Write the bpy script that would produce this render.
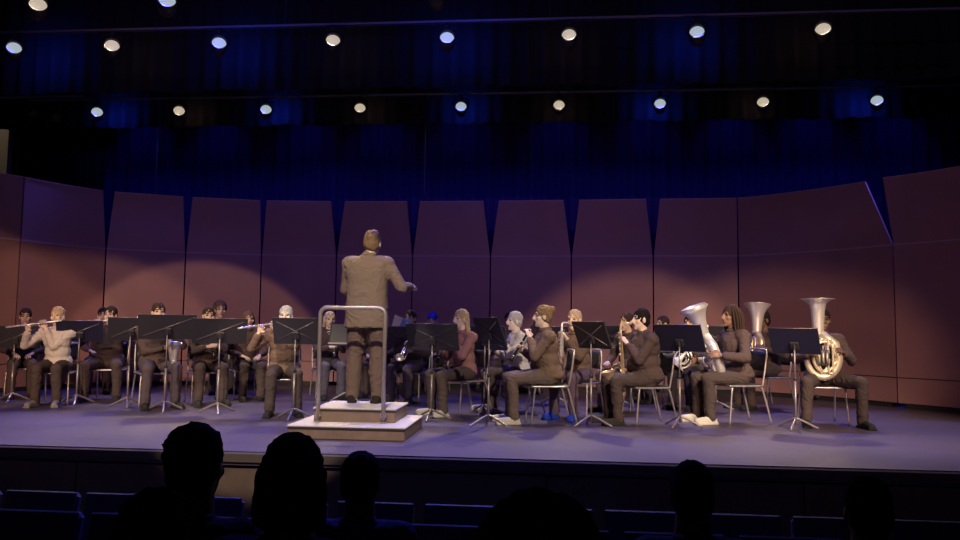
import bpy, math, random
from mathutils import Vector, Matrix, Euler, noise
random.seed(7)
for o in list(bpy.data.objects):
    bpy.data.objects.remove(o)
SC = bpy.context.scene
COL = SC.collection
V = Vector
NZ = noise.noise
R = math.radians
PI = math.pi

# ------------------------------------------------------------------ camera
FPX = 750.0
YAW, PITCH, ROLL = R(5.2), math.atan2(57, 750), R(0.68)
CAMZ = 1.1
F = V((-math.sin(YAW)*math.cos(PITCH), math.cos(YAW)*math.cos(PITCH), math.sin(PITCH)))
R0 = V((math.cos(YAW), math.sin(YAW), 0))
U0 = R0.cross(F)
RT = R0*math.cos(ROLL) + U0*math.sin(ROLL)
UP = U0*math.cos(ROLL) - R0*math.sin(ROLL)
CP = V((0, 0, CAMZ))
cd = bpy.data.cameras.new('camera')
cam = bpy.data.objects.new('camera', cd)
COL.objects.link(cam)
cd.sensor_width = 36
cd.lens = FPX/960*36
cd.clip_start = 0.05
cam.matrix_world = Matrix(((RT.x, UP.x, -F.x, 0), (RT.y, UP.y, -F.y, 0), (RT.z, UP.z, -F.z, CAMZ), (0, 0, 0, 1)))
SC.camera = cam

def ray(px, py):
    return (F + RT*((px-480)/FPX) + UP*((270-py)/FPX))
def at(px, py, z=0.0):
    d = ray(px, py)
    return CP + d*((z-CAMZ)/d.z)
def at_y(px, py, y):
    d = ray(px, py)
    return CP + d*(y/d.y)
def at_d(px, py, dep):
    return CP + ray(px, py)*dep
def proj(p):
    q = V(p)-CP
    w = q.dot(F)
    return 480+FPX*q.dot(RT)/w, 270-FPX*q.dot(UP)/w
def z_for(xy, py):
    z = 1.0
    for _ in range(12):
        a = proj((xy[0], xy[1], z))[1]
        b = proj((xy[0], xy[1], z+.01))[1]
        z += (py-a)/(b-a)*.01
    return z

# ------------------------------------------------------------------ world, exposure
w = bpy.data.worlds.new('dark_hall')
SC.world = w
w.use_nodes = True
w.node_tree.nodes['Background'].inputs[0].default_value = (.30, .20, .45, 1)
w.node_tree.nodes['Background'].inputs[1].default_value = 0.012
SC.view_settings.view_transform = 'Standard'
SC.view_settings.look = 'None'
SC.view_settings.gamma = 1.0
SC.view_settings.exposure = 0.0
SC.view_settings.use_curve_mapping = False

WARM = (1.0, .60, .36)
WHITE = (1.0, .80, .58)
BLUE = (.10, .10, 1.0)
def spot(name, loc, target, energy, color, angle, blend=.3, radius=.06, parent=None):
    l = bpy.data.lights.new(name, 'SPOT')
    l.energy = energy; l.color = color; l.spot_size = R(angle); l.spot_blend = blend
    l.shadow_soft_size = radius
    o = bpy.data.objects.new(name, l)
    COL.objects.link(o)
    loc = V(loc)
    d = V(target)-loc
    o.matrix_world = Matrix.Translation(loc) @ d.to_track_quat('-Z', 'Y').to_matrix().to_4x4()
    return o
def point(name, loc, energy, color, radius=.05):
    l = bpy.data.lights.new(name, 'POINT')
    l.energy = energy; l.color = color; l.shadow_soft_size = radius
    o = bpy.data.objects.new(name, l)
    COL.objects.link(o)
    o.location = loc
    return o
# front of house spotlights behind and above the audience
def wall_at(px, py, y=13.2):
    d = ray(px, py)
    return CP + d*(y/d.y)
spot('house_spot_light', (-3.4, -5.0, 5.2), wall_at(15, 408), 2300, WARM, 15.5, .25, .05)
spot('house_spot_light', (-2.6, -5.0, 5.2), wall_at(105, 402), 1900, WARM, 15.0, .25, .05)
spot('house_spot_light', (-1.8, -5.0, 5.2), wall_at(200, 398), 2500, WARM, 14.8, .15, .05)
spot('house_spot_light', (3.0, -5.0, 5.2), wall_at(632, 402), 2900, WARM, 15.0, .35, .05)
spot('house_spot_light', (4.4, -5.0, 5.2), wall_at(756, 406), 2700, WARM, 15.0, .5, .05)
spot('house_spot_light', (-1.0, 0.2, 6.6), (-2.7, 8.05, .30), 3000, WHITE, 19.5, .12, .05)
spot('house_spot_light', (-5.5, 0.6, 6.6), (-4.6, 9.6, 0.4), 3000, WHITE, 24, .6, .08)
spot('house_spot_light', (3.5, 0.6, 6.6), (1.0, 9.2, 0.5), 3200, WHITE, 26, .6, .08)
spot('house_spot_light', (5.5, 0.6, 6.6), (3.4, 9.2, 0.5), 3000, WHITE, 24, .6, .08)
# added purple fill over the shell, not from any known lamp
spot('added_purple_wash', (-3.5, -4.0, 6.4), (-3.5, 13.3, 2.6), 520, (.52, .25, .92), 44, .9, .1)
spot('added_purple_wash', (3.5, -4.0, 6.4), (3.5, 13.3, 2.6), 520, (.52, .25, .92), 44, .9, .1)

# ------------------------------------------------------------------ materials
def mat(name, col, rough=.6, metal=0.0, spec=.5, noise=0.0, nscale=8.0, bump=0.0, bscale=60.0, emit=None, estr=0.0):
    m = bpy.data.materials.new(name)
    m.use_nodes = True
    nt = m.node_tree
    b = nt.nodes['Principled BSDF']
    b.inputs['Base Color'].default_value = (*col, 1)
    b.inputs['Roughness'].default_value = rough
    b.inputs['Metallic'].default_value = metal
    b.inputs['Specular IOR Level'].default_value = spec
    tc = None
    if noise or bump:
        tc = nt.nodes.new('ShaderNodeTexCoord')
    if noise:
        n = nt.nodes.new('ShaderNodeTexNoise')
        n.inputs['Scale'].default_value = nscale
        n.inputs['Detail'].default_value = 4
        nt.links.new(tc.outputs['Object'], n.inputs['Vector'])
        r = nt.nodes.new('ShaderNodeValToRGB')
        r.color_ramp.elements[0].position = .3
        r.color_ramp.elements[1].position = .7
        r.color_ramp.elements[0].color = (*[c*(1-noise) for c in col], 1)
        r.color_ramp.elements[1].color = (*[min(1, c*(1+noise)) for c in col], 1)
        nt.links.new(n.outputs['Fac'], r.inputs['Fac'])
        nt.links.new(r.outputs['Color'], b.inputs['Base Color'])
    if bump:
        n2 = nt.nodes.new('ShaderNodeTexNoise')
        n2.inputs['Scale'].default_value = bscale
        bp = nt.nodes.new('ShaderNodeBump')
        bp.inputs['Strength'].default_value = bump
        bp.inputs['Distance'].default_value = .01
        nt.links.new(tc.outputs['Object'], n2.inputs['Vector'])
        nt.links.new(n2.outputs['Fac'], bp.inputs['Height'])
        nt.links.new(bp.outputs['Normal'], b.inputs['Normal'])
    if emit:
        b.inputs['Emission Color'].default_value = (*emit, 1)
        b.inputs['Emission Strength'].default_value = estr
    return m

def plank_mat(name, c1, c2, rough, sx, sy, spec=.5):
    m = mat(name, c1, rough, spec=spec)
    nt = m.node_tree; b = nt.nodes['Principled BSDF']
    tc = nt.nodes.new('ShaderNodeTexCoord')
    mp = nt.nodes.new('ShaderNodeMapping')
    br = nt.nodes.new('ShaderNodeTexBrick')
    br.inputs['Color1'].default_value = (*c1, 1)
    br.inputs['Color2'].default_value = (*c2, 1)
    br.inputs['Mortar'].default_value = (*[c*.5 for c in c1], 1)
    br.inputs['Scale'].default_value = 1
    br.inputs['Mortar Size'].default_value = .004
    br.inputs['Brick Width'].default_value = sx
    br.inputs['Row Height'].default_value = sy
    nt.links.new(tc.outputs['Object'], mp.inputs['Vector'])
    nt.links.new(mp.outputs['Vector'], br.inputs['Vector'])
    nt.links.new(br.outputs['Color'], b.inputs['Base Color'])
    n = nt.nodes.new('ShaderNodeTexNoise')
    n.inputs['Scale'].default_value = 1.3
    n.inputs['Detail'].default_value = 5
    mr = nt.nodes.new('ShaderNodeMapRange')
    mr.inputs['To Min'].default_value = rough-.1
    mr.inputs['To Max'].default_value = rough+.15
    nt.links.new(tc.outputs['Object'], n.inputs['Vector'])
    nt.links.new(n.outputs['Fac'], mr.inputs['Value'])
    nt.links.new(mr.outputs['Result'], b.inputs['Roughness'])
    return m

M = {}
M['floor'] = plank_mat('stage_boards', (.078, .060, .088), (.068, .052, .078), .42, 1.8, .11, .35)
M['fascia'] = mat('stained_fascia_board', (.13, .09, .075), .6, noise=.2, nscale=6)
M['nosing'] = mat('stage_edge_strip', (.10, .08, .07), .4)
M['aisle'] = mat('house_carpet', (.03, .025, .04), .95, noise=.2, nscale=30)
M['panel'] = mat('shell_laminate', (.36, .19, .185), .55, noise=.05, nscale=2.0)
M['panel_rail'] = mat('shell_joint_rail', (.50, .34, .36), .5)
M['panel_base'] = mat('shell_base_frame', (.02, .02, .022), .6)
M['black_drape'] = mat('black_velour', (.012, .012, .016), .95, spec=.1)
M['blue_drape'] = mat('blue_velour', (.06, .05, .22), .9, spec=.1)
M['plaster'] = mat('beige_plaster', (.45, .40, .32), .8)
M['pipe'] = mat('batten_steel', (.22, .22, .26), .5)
M['can'] = mat('lamp_black_paint', (.02, .02, .022), .5)
M['lens_warm'] = mat('warm_lens', (.9, .8, .6), .2, emit=(1, .84, .62), estr=.50)
M['lens_blue'] = mat('blue_lens', (.6, .7, .9), .2, emit=(.72, .85, .95), estr=.50)
M['carpet_top'] = mat('podium_carpet', (.62, .58, .50), .95, noise=.08, nscale=60)
M['podium_wood'] = mat('podium_wood', (.24, .17, .14), .5, noise=.15, nscale=9)
M['podium_edge'] = mat('podium_dark_edge', (.04, .03, .03), .5)
M['rail'] = mat('rail_metal', (.42, .37, .35), .4, metal=.4)
M['stand_black'] = mat('stand_black_enamel', (.035, .033, .04), .42)
M['stand_navy'] = mat('stand_navy_enamel', (.018, .018, .045), .42)
M['stand_rib'] = mat('stand_bright_crease', (.20, .17, .17), .35, metal=.4)
M['stand_pole'] = mat('stand_pole_metal', (.35, .31, .32), .4, metal=.6)
M['paper'] = mat('sheet_paper', (.80, .78, .72), .8)
M['chair_metal'] = mat('chair_chrome', (.62, .58, .58), .35, metal=.75)
M['chair_black'] = mat('chair_black_plastic', (.03, .028, .03), .5)
M['chair_pale'] = mat('chair_pale_seat_edge', (.40, .38, .38), .45)
M['seat_blue'] = mat('theatre_seat_cloth', (.035, .035, .09), .85, spec=.2, bump=.2, bscale=120)
M['seat_shell'] = mat('theatre_seat_shell', (.05, .05, .09), .4)
M['silver'] = mat('silver_plate', (.92, .89, .84), .36, metal=.6)
M['brass'] = mat('gold_lacquer_brass', (.85, .68, .42), .32, metal=.65)
M['pale_brass'] = mat('pale_gold_brass', (.92, .84, .64), .34, metal=.6)
M['valve'] = mat('valve_steel', (.55, .54, .55), .3, metal=.9)
M['ebony'] = mat('ebony_black', (.02, .018, .018), .3)
M['eye'] = mat('dark_eye', (.02, .015, .012), .2)
M['lip_a'] = mat('lips', (.36, .15, .12), .5)
M['cable'] = mat('cable_rubber', (.05, .05, .08), .6)

def skin(name, c):
    return mat(name, c, .5, spec=.4, noise=.05, nscale=15)
SKIN = {'pale': skin('skin_pale', (.84, .66, .52)), 'tan': skin('skin_tan', (.66, .46, .34)),
        'brown': skin('skin_brown', (.28, .16, .11)), 'dark': skin('skin_dark', (.14, .08, .055))}
HAIR = {'black': mat('hair_black', (.015, .012, .012), .85, spec=.12, bump=.6, bscale=90),
        'dark': mat('hair_dark_brown', (.05, .032, .025), .85, spec=.12, bump=.6, bscale=90),
        'brown': mat('hair_brown', (.14, .085, .055), .85, spec=.12, bump=.6, bscale=90),
        'blonde': mat('hair_blonde', (.55, .42, .28), .85, spec=.12, bump=.6, bscale=90),
        'grey': mat('hair_grey', (.50, .48, .48), .85, spec=.12, bump=.6, bscale=90),
        'blue': mat('cap_blue', (.03, .07, .75), .6),
        'sandy': mat('hair_sandy', (.25, .165, .095), .85, spec=.12, bump=.6, bscale=90)}
CLOTH = {}
def cloth(c):
    if c not in CLOTH:
        CLOTH[c] = mat('cloth_%d' % len(CLOTH), c, .85, spec=.2, bump=.35, bscale=35)
        CLOTH[c].name = 'woven_cloth'
    return CLOTH[c]
C_JK = (.095, .066, .062)
C_JK2 = (.075, .053, .055)
C_TR = (.075, .056, .054)
C_WH = (.62, .58, .54)
C_TAN = (.19, .128, .095)
C_MAUVE = (.30, .15, .16)
C_SUIT = (.25, .19, .15)

# ------------------------------------------------------------------ mesh helpers
class MB:
    def __init__(s):
        s.v = []; s.f = []; s.m = []; s.mi = 0
    def add(s, vs, fs):
        n = len(s.v)
        s.v += [tuple(x) for x in vs]
        s.f += [tuple(i+n for i in q) for q in fs]
        s.m += [s.mi]*len(fs)
        return s
    def box(s, c, d, rot=None, bev=0.0):
        hx, hy, hz = d[0]/2, d[1]/2, d[2]/2
        b = min(bev, hx*.9, hy*.9, hz*.9)
        if b > 0:
            vs = []; idx = {}
            for sx in (-1, 1):
                for sy in (-1, 1):
                    for sz in (-1, 1):
                        for ax in range(3):
                            p = [sx*(hx-b), sy*(hy-b), sz*(hz-b)]
                            p[ax] = (sx*hx, sy*hy, sz*hz)[ax]
                            idx[(sx, sy, sz, ax)] = len(vs); vs.append(V(p))
            fs = []
            for ax in range(3):
                o1, o2 = (ax+1) % 3, (ax+2) % 3
                for sg in (-1, 1):
                    q = []
                    for a, c2 in ((-1, -1), (1, -1), (1, 1), (-1, 1)):
                        t = [0, 0, 0]; t[ax] = sg; t[o1] = a; t[o2] = c2
                        q.append(idx[(*t, ax)])
                    fs.append(tuple(q if sg > 0 else q[::-1]))
            for ax in range(3):
                o1, o2 = (ax+1) % 3, (ax+2) % 3
                for a in (-1, 1):
                    for c2 in (-1, 1):
                        t0 = [0, 0, 0]; t0[ax] = -1; t0[o1] = a; t0[o2] = c2
                        t1 = list(t0); t1[ax] = 1
                        q = (idx[(*t0, o1)], idx[(*t1, o1)], idx[(*t1, o2)], idx[(*t0, o2)])
                        fs.append(q if a*c2 < 0 else q[::-1])
            for sx in (-1, 1):
                for sy in (-1, 1):
                    for sz in (-1, 1):
                        q = tuple(idx[(sx, sy, sz, k)] for k in range(3))
                        fs.append(q if sx*sy*sz > 0 else q[::-1])
        else:
            vs = [V((x*hx, y*hy, z*hz)) for x in (-1, 1) for y in (-1, 1) for z in (-1, 1)]
            fs = [(0, 1, 3, 2), (4, 6, 7, 5), (0, 4, 5, 1), (2, 3, 7, 6), (0, 2, 6, 4), (1, 5, 7, 3)]
        if rot is not None:
            vs = [rot @ v for v in vs]
        c = V(c)
        return s.add([v+c for v in vs], fs)
    def tube(s, pts, rad, seg=10, cap=True, closed=False):
        pts = [V(p) for p in pts]
        n = len(pts)
        if not hasattr(rad, '__len__'):
            rad = [rad]*n
        T = []
        for i in range(n):
            a = pts[(i-1) % n] if (i > 0 or closed) else pts[i]
            b = pts[(i+1) % n] if (i < n-1 or closed) else pts[i]
            t = b-a
            T.append(t.normalized() if t.length > 1e-9 else V((0, 0, 1)))
        u = T[0].orthogonal().normalized()
        vs = []; fs = []
        for i in range(n):
            u = (u - T[i]*u.dot(T[i]))
            u = u.normalized() if u.length > 1e-6 else T[i].orthogonal().normalized()
            w_ = T[i].cross(u)
            for k in range(seg):
                a = 2*PI*k/seg
                vs.append(pts[i]+(u*math.cos(a)+w_*math.sin(a))*rad[i])
        for i in range(n if closed else n-1):
            j = (i+1) % n
            for k in range(seg):
                l = (k+1) % seg
                fs.append((i*seg+k, i*seg+l, j*seg+l, j*seg+k))
        if cap and not closed:
            fs.append(tuple(range(seg))[::-1])
            fs.append(tuple((n-1)*seg+k for k in range(seg)))
        return s.add(vs, fs)
    def caps(s, a, b, ra, rb, seg=12, hc=3):
        a = V(a); b = V(b)
        d = b-a
        if d.length < 1e-6:
            return s.ell(a, (ra, ra, ra))
        d.normalize()
        pts = []; rd = []
        for i in range(hc+1):
            t = PI/2*i/hc
            pts.append(a-d*ra*math.cos(t)*.999); rd.append(max(ra*math.sin(t), ra*.05))
        for i in range(hc+1):
            t = PI/2*i/hc
            pts.append(b+d*rb*math.sin(t)*.999); rd.append(max(rb*math.cos(t), rb*.05))
        u = d.orthogonal().normalized(); w_ = d.cross(u)
        vs = []; fs = []
        n = len(pts)
        for i in range(n):
            for k in range(seg):
                an = 2*PI*k/seg
                vs.append(pts[i]+(u*math.cos(an)+w_*math.sin(an))*rd[i])
        for i in range(n-1):
            for k in range(seg):
                l = (k+1) % seg
                fs.append((i*seg+k, i*seg+l, (i+1)*seg+l, (i+1)*seg+k))
        fs.append(tuple(range(seg))[::-1]); fs.append(tuple((n-1)*seg+k for k in range(seg)))
        return s.add(vs, fs)
    def ell(s, c, r, rot=None, seg=16, rings=10):
        c = V(c); vs = [V((0, 0, -r[2]))]; fs = []
        for i in range(1, rings):
            t = PI*i/rings
            for k in range(seg):
                a = 2*PI*k/seg
                vs.append(V((r[0]*math.sin(t)*math.cos(a), r[1]*math.sin(t)*math.sin(a), -r[2]*math.cos(t))))
        vs.append(V((0, 0, r[2])))
        L = len(vs)-1
        for k in range(seg):
            l = (k+1) % seg
            fs.append((0, 1+l, 1+k))
            fs.append((L, L-seg+k, L-seg+l))
            for i in range(rings-2):
                fs.append((1+i*seg+k, 1+i*seg+l, 1+(i+1)*seg+l, 1+(i+1)*seg+k))
        if rot is not None:
            vs = [rot @ v for v in vs]
        return s.add([v+c for v in vs], fs)
    def lathe(s, prof, c=(0, 0, 0), axis=(0, 0, 1), seg=24):
        """prof: list of (r, h) along axis; open surface"""
        ax = V(axis).normalized(); u = ax.orthogonal().normalized(); w_ = ax.cross(u); c = V(c)
        vs = []; fs = []
        for r, h in prof:
            for k in range(seg):
                a = 2*PI*k/seg
                vs.append(c+ax*h+(u*math.cos(a)+w_*math.sin(a))*r)
        for i in range(len(prof)-1):
            for k in range(seg):
                l = (k+1) % seg
                fs.append((i*seg+k, i*seg+l, (i+1)*seg+l, (i+1)*seg+k))
        return s.add(vs, fs)
    def build(s, name, mats, parent=None, smooth=False):
        me = bpy.data.meshes.new(name)
        me.from_pydata(s.v, [], s.f)
        if not isinstance(mats, (list, tuple)):
            mats = [mats]
        for m in mats:
            me.materials.append(m)
        if len(mats) > 1:
            for p, k in zip(me.polygons, s.m):
                p.material_index = k
        if smooth:
            for p in me.polygons:
                p.use_smooth = True
        me.update()
        o = bpy.data.objects.new(name, me)
        COL.objects.link(o)
        if parent is not None:
            o.parent = parent
        return o

def curve(pts, n=6):
    """Catmull-Rom resample"""
    pts = [V(p) for p in pts]
    out = []
    for i in range(len(pts)-1):
        p0 = pts[max(i-1, 0)]; p1 = pts[i]; p2 = pts[i+1]; p3 = pts[min(i+2, len(pts)-1)]
        for k in range(n):
            t = k/n
            out.append(.5*((2*p1)+(p2-p0)*t+(2*p0-5*p1+4*p2-p3)*t*t+(3*p1-p0-3*p2+p3)*t**3))
    out.append(pts[-1])
    return out

def tag(o, label, cat, group=None):
    o['label'] = label; o['category'] = cat
    if group:
        o['group'] = group
    return o
def thing(name, label, cat, loc=(0, 0, 0), rz=0.0, group=None, sc=1.0):
    o = bpy.data.objects.new(name, None)
    o.empty_display_size = .1
    COL.objects.link(o)
    o.location = loc; o.rotation_euler = (0, 0, rz); o.scale = (sc, sc, sc)
    return tag(o, label, cat, group)
def struct(o):
    o['kind'] = 'structure'
    return o
def copy_tree(src, parent=None):
    c = src.copy(); COL.objects.link(c)
    if parent is not None:
        c.parent = parent
    for ch in list(src.children):
        copy_tree(ch, c)
    return c

def displace(me, fn):
    n = len(me.vertices)
    co = [0.0]*(3*n); no = [0.0]*(3*n)
    me.vertices.foreach_get('co', co); me.vertices.foreach_get('normal', no)
    for i in range(0, 3*n, 3):
        d = fn(V(co[i:i+3]))
        co[i] += no[i]*d; co[i+1] += no[i+1]*d; co[i+2] += no[i+2]*d
    me.vertices.foreach_set('co', co)
    me.update()
PENDING = []
def organic(mb, name, m, parent=None, voxel=.01, smooth=3, post=None):
    o = mb.build(name, m, parent, True)
    r = o.modifiers.new('r', 'REMESH'); r.mode = 'VOXEL'; r.voxel_size = voxel; r.use_smooth_shade = True
    if smooth:
        sm = o.modifiers.new('s', 'SMOOTH'); sm.iterations = smooth; sm.factor = .5
    PENDING.append((o, m if isinstance(m, (list, tuple)) else [m], post))
    return o
def flush():
    dg = bpy.context.evaluated_depsgraph_get()
    dg.update()
    res = []
    for o, ms, post in PENDING:
        me = bpy.data.meshes.new_from_object(o.evaluated_get(dg))
        res.append((o, me, ms, post))
    for o, me, ms, post in res:
        o.modifiers.clear()
        old = o.data
        o.data = me
        me.name = old.name
        bpy.data.meshes.remove(old)
        me.materials.clear()
        for m in ms:
            me.materials.append(m)
        if post:
            post(me)
        for p in me.polygons:
            p.use_smooth = True
        me.update()
    PENDING.clear()

# ------------------------------------------------------------------ the place: stage and house
Y_EDGE = at(450, 457).y
Y_BACK = 16.2
XW = 12.5
mb = MB(); mb.box((0, (Y_EDGE+Y_BACK)/2, -.06), (2*XW, Y_BACK-Y_EDGE, .12))
o = struct(mb.build('floor', M['floor']))
mb = MB()
for i in range(12):
    x0 = -XW+i*2*XW/12
    mb.box((x0+XW/12, Y_EDGE+.05, -.60), (2*XW/12-.012, .04, .92), bev=.004)
o = struct(mb.build('trim_1', M['fascia']))
mb = MB(); mb.box((0, Y_EDGE+.09, -.60), (2*XW, .03, .92)); struct(mb.build('wall_stage_front', M['panel_base']))
mb = MB(); mb.box((0, Y_EDGE-.005, -.055), (2*XW, .03, .09), bev=.01); struct(mb.build('trim_2', M['nosing']))
def house_z(y):
    return -1.06+(Y_EDGE-y)*.118
mb = MB()
y0, y1 = -3.0, Y_EDGE+.06
mb.add([(-XW, y0, house_z(y0)), (XW, y0, house_z(y0)), (XW, y1, house_z(y1)), (-XW, y1, house_z(y1)),
        (-XW, y0, house_z(y0)-.2), (XW, y0, house_z(y0)-.2), (XW, y1, house_z(y1)-.2), (-XW, y1, house_z(y1)-.2)],
       [(0, 1, 2, 3), (7, 6, 5, 4), (0, 4, 5, 1), (1, 5, 6, 2), (2, 6, 7, 3), (3, 7, 4, 0)])
struct(mb.build('floor_house', M['aisle']))
mb = MB(); mb.box((0, Y_BACK+.1, 4.4), (2*XW, .2, 9)); struct(mb.build('wall_back', M['panel_base']))

# pleated drapes
def drape(name, x0, x1, y, z0, z1, m, pitch=.22, amp=.05, thick=.012, n=None, tilt=0):
    n = int(abs(x1-x0)/pitch*8)
    vs = []; fs = []
    for side in (0, 1):
        for i in range(n+1):
            t = i/n; x = x0+(x1-x0)*t
            yy = y+amp*math.sin(2*PI*(x/pitch)+.8*math.sin(x*1.7))+(.5*amp)*math.sin(x*3.1)+side*thick+tilt*(x-x0)
            zz0 = z0+.012*math.sin(x*5.0)
            vs.append((x, yy, zz0)); vs.append((x, yy, z1))
    N = 2*(n+1)
    for i in range(n):
        a = 2*i
        fs.append((a, a+2, a+3, a+1)); fs.append((N+a, N+a+1, N+a+3, N+a+2))
        fs.append((a, N+a, N+a+2, a+2)); fs.append((a+1, a+3, N+a+3, N+a+1))
    fs.append((0, 1, N+1, N)); a = 2*n; fs.append((a, N+a, N+a+1, a+1))
    mb = MB(); mb.add(vs, fs)
    return mb.build(name, m, None, True)

o = drape('curtain', -12, 12, 15.4, .01, 8.2, M['blue_drape'], .30, .06)
tag(o, 'blue pleated backdrop curtain hanging full width behind the shell panels', 'curtain')
o = drape('border_curtain', -12, 12, 13.0, z_for((0, 13.0), 122), 8.2, M['black_drape'], .26, .04)
tag(o, 'black border curtain hanging behind the rear row of stage lamps', 'curtain')
o = drape('border_curtain', -10.9, 10.9, 10.28, z_for((0, 10.28), 85), 8.2, M['black_drape'], .26, .04)
tag(o, 'black border curtain high above the middle row of stage lamps', 'curtain')
pl = at_y(12, 180, 14.1); pr = at_y(106, 180, 14.1)
o = drape('leg_curtain', pl.x, pr.x, 14.1, .01, 8.2, M['black_drape'], .20, .05)
tag(o, 'black side curtain hanging behind the shell at far left', 'curtain')
pa = at_y(-60, 150, 14.6).x; pb = at_y(8, 150, 14.6).x
mb = MB(); mb.box(((pa+pb)/2, 14.75, z_for((pb, 14.6), 128)/2), (pb-pa, .3, z_for((pb, 14.6), 128)), bev=.01)
struct(mb.build('wall_left', M['plaster']))
spot('added_wall_spot', (pb-.6, 14.0, 7.8), (pb-.3, 14.6, 4.0), 160, WHITE, 40, .5, .05)  # added spot that brightens the beige wall, no such lamp in view
mb = MB(); q = at_y(11.5, 150, 14.0); mb.tube([(q.x, 14.3, 0), (q.x, 14.3, z_for((q.x, 14.3), 112))], .022)
tag(mb.build('curtain_pole', M['pipe'], None, True), 'thin grey upright pole between beige wall and black side curtain', 'pole')

# ------------------------------------------------------------------ orchestra shell
SH = [(-70, 10.6), (12, 11.75), (99, 12.96), (180, 13.45), (257, 13.75), (333, 13.75), (410, 13.65), (489, 13.5), (571, 13.3), (654, 13.1), (740, 12.9), (897, 10.95), (1000, 9.8)]
def ground(px, dep):
    p = at_d(px, 390, dep)
    return V((p.x, p.y, 0))
SG = [ground(*s) for s in SH]
ZS, ZT = 2.39, 3.40
names = ['leftmost curved wooden shell panel cut off by the photo edge', 'wide wooden shell panel behind the flute players at far left',
         'wooden shell panel behind the seated players, third from left', 'fourth wooden shell panel from left, behind the clarinet player left of centre',
         'wooden shell panel just left of the one behind the conductor', 'wooden shell panel directly behind the conductor',
         'wooden shell panel just right of the conductor', 'wooden shell panel behind the grey-haired player in a white blouse',
         'wooden shell panel behind the alto and tenor saxophonists', 'wooden shell panel behind the french horn player',
         'very wide curved wooden shell panel behind the tubas', 'rightmost wooden shell panel past the slanted gap']
def shell_panel(i, a, b, lab):
    gl, gr = GAPS[i], GAPS[i+1]
    if i == 10:
        gr = .40
    if i == 11:
        gl = -.12
    bulge = .16 if i in (10,) else (.07 if i in (0, 1, 11) else .0)
    L = (b-a).length; ex = (b-a).normalized(); ny = V((ex.y, -ex.x, 0))
    if ny.y > 0:
        ny = -ny
    c = (a+b)/2
    t = thing('acoustic_shell_panel', lab, 'acoustic panel', c, math.atan2(ex.y, ex.x), 'orchestra shell panels')
    N = 12
    def slab(z0, z1, l0, r0, l1, r1, off, thick, name, m):
        mb = MB(); vs = []; fs = []
        for zi in range(5):
            u = zi/4; z = z0+(z1-z0)*u
            la = l0+(l1-l0)*u; ra = r0+(r1-r0)*u
            for s_ in (0, 1):
                for k in range(N+1):
                    x = la+(ra-la)*k/N
                    xr = (x+L/2)/L
                    y = 4*bulge*(xr-.5)**2*-1+bulge + (off+(s_*thick))
                    vs.append((x, y, z))
        W = N+1
        for zi in range(4):
            for k in range(N):
                p = zi*2*W+k
                fs.append((p, p+1, p+1+2*W, p+2*W))
                q = p+W
                fs.append((q, q+2*W, q+1+2*W, q+1))
            for k in (0, N):
                p = zi*2*W+k; q = p+W
                fs.append((p, p+2*W, q+2*W, q) if k == 0 else (p, q, q+2*W, p+2*W))
        for k in range(N):
            p = k; fs.append((p, p+W, p+W+1, p+1))
            p = 4*2*W+k; fs.append((p, p+1, p+W+1, p+W))
        mb.add(vs, fs)
        return mb.build(name, m, t, False)
    e = .012
    slab(.07, ZS-.012, -L/2+e, L/2-e, -L/2+e, L/2-e, 0, .05, 'lower_panel', M['panel'])
    slab(ZS+.012, ZT, -L/2+e, L/2-e, -L/2+e+gl, L/2-e-gr, 0, .05, 'upper_panel', M['panel'])
    slab(ZS-.012, ZS+.012, -L/2+e, L/2-e, -L/2+e, L/2-e, -.012, .06, 'joint_rail', M['panel_rail'])
    slab(ZT, ZT+.012, -L/2+e+gl, L/2-e-gr, -L/2+e+gl, L/2-e-gr, -.006, .06, 'top_rail', M['panel_rail'])
    slab(.43, .442, -L/2+e, L/2-e, -L/2+e, L/2-e, -.006, .05, 'kick_seam', M['panel_base'])
    slab(0.0, .07, -L/2+.1, L/2-.1, -L/2+.1, L/2-.1, .02, .3, 'base_frame', M['panel_base'])
    mb = MB(); mb.tube([(0, .5, .05), (0, .12+bulge, 3.2)], .03); mb.tube([(0, .12, .05), (0, .6, .05)], .03)
    mb.build('back_brace', M['panel_base'], t, True)
GAPS = [0, .0, .08, .07, .05, .12, .11, .13, .13, .11, .0, .12, 0]
for i in range(12):
    shell_panel(i, SG[i], SG[i+1], names[i])

# ------------------------------------------------------------------ stage lamps on three pipes
def make_lamp(kind):
    t = thing('stage_lamp', '', 'stage light')
    mb = MB()
    mb.lathe([(.0, -.20), (.05, -.20), (.085, -.17), (.105, -.05), (.11, .10), (.095, .10), (.092, .02)], (0, 0, 0), (0, -1, 0), 20)
    mb.build('can', M['can'], t, True)
    mb = MB(); mb.lathe([(.093, .03), (.07, .048), (.04, .058), (.0, .062)], (0, 0, 0), (0, -1, 0), 20)
    mb.build('lens', M['lens_'+kind], t, True)
    mb = MB(); mb.tube(curve([(-.125, 0, 0), (-.125, .0, .12), (-.09, .0, .17), (.09, .0, .17), (.125, 0, .12), (.125, 0, 0)], 4), .008, 6)
    mb.build('yoke', M['can'], t, True)
    mb = MB(); mb.box((0, 0, .20), (.05, .06, .07), bev=.008); mb.tube([(0, 0, .15), (0, 0, .25)], .012)
    mb.build('clamp', M['can'], t, True)
    return t
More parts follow.
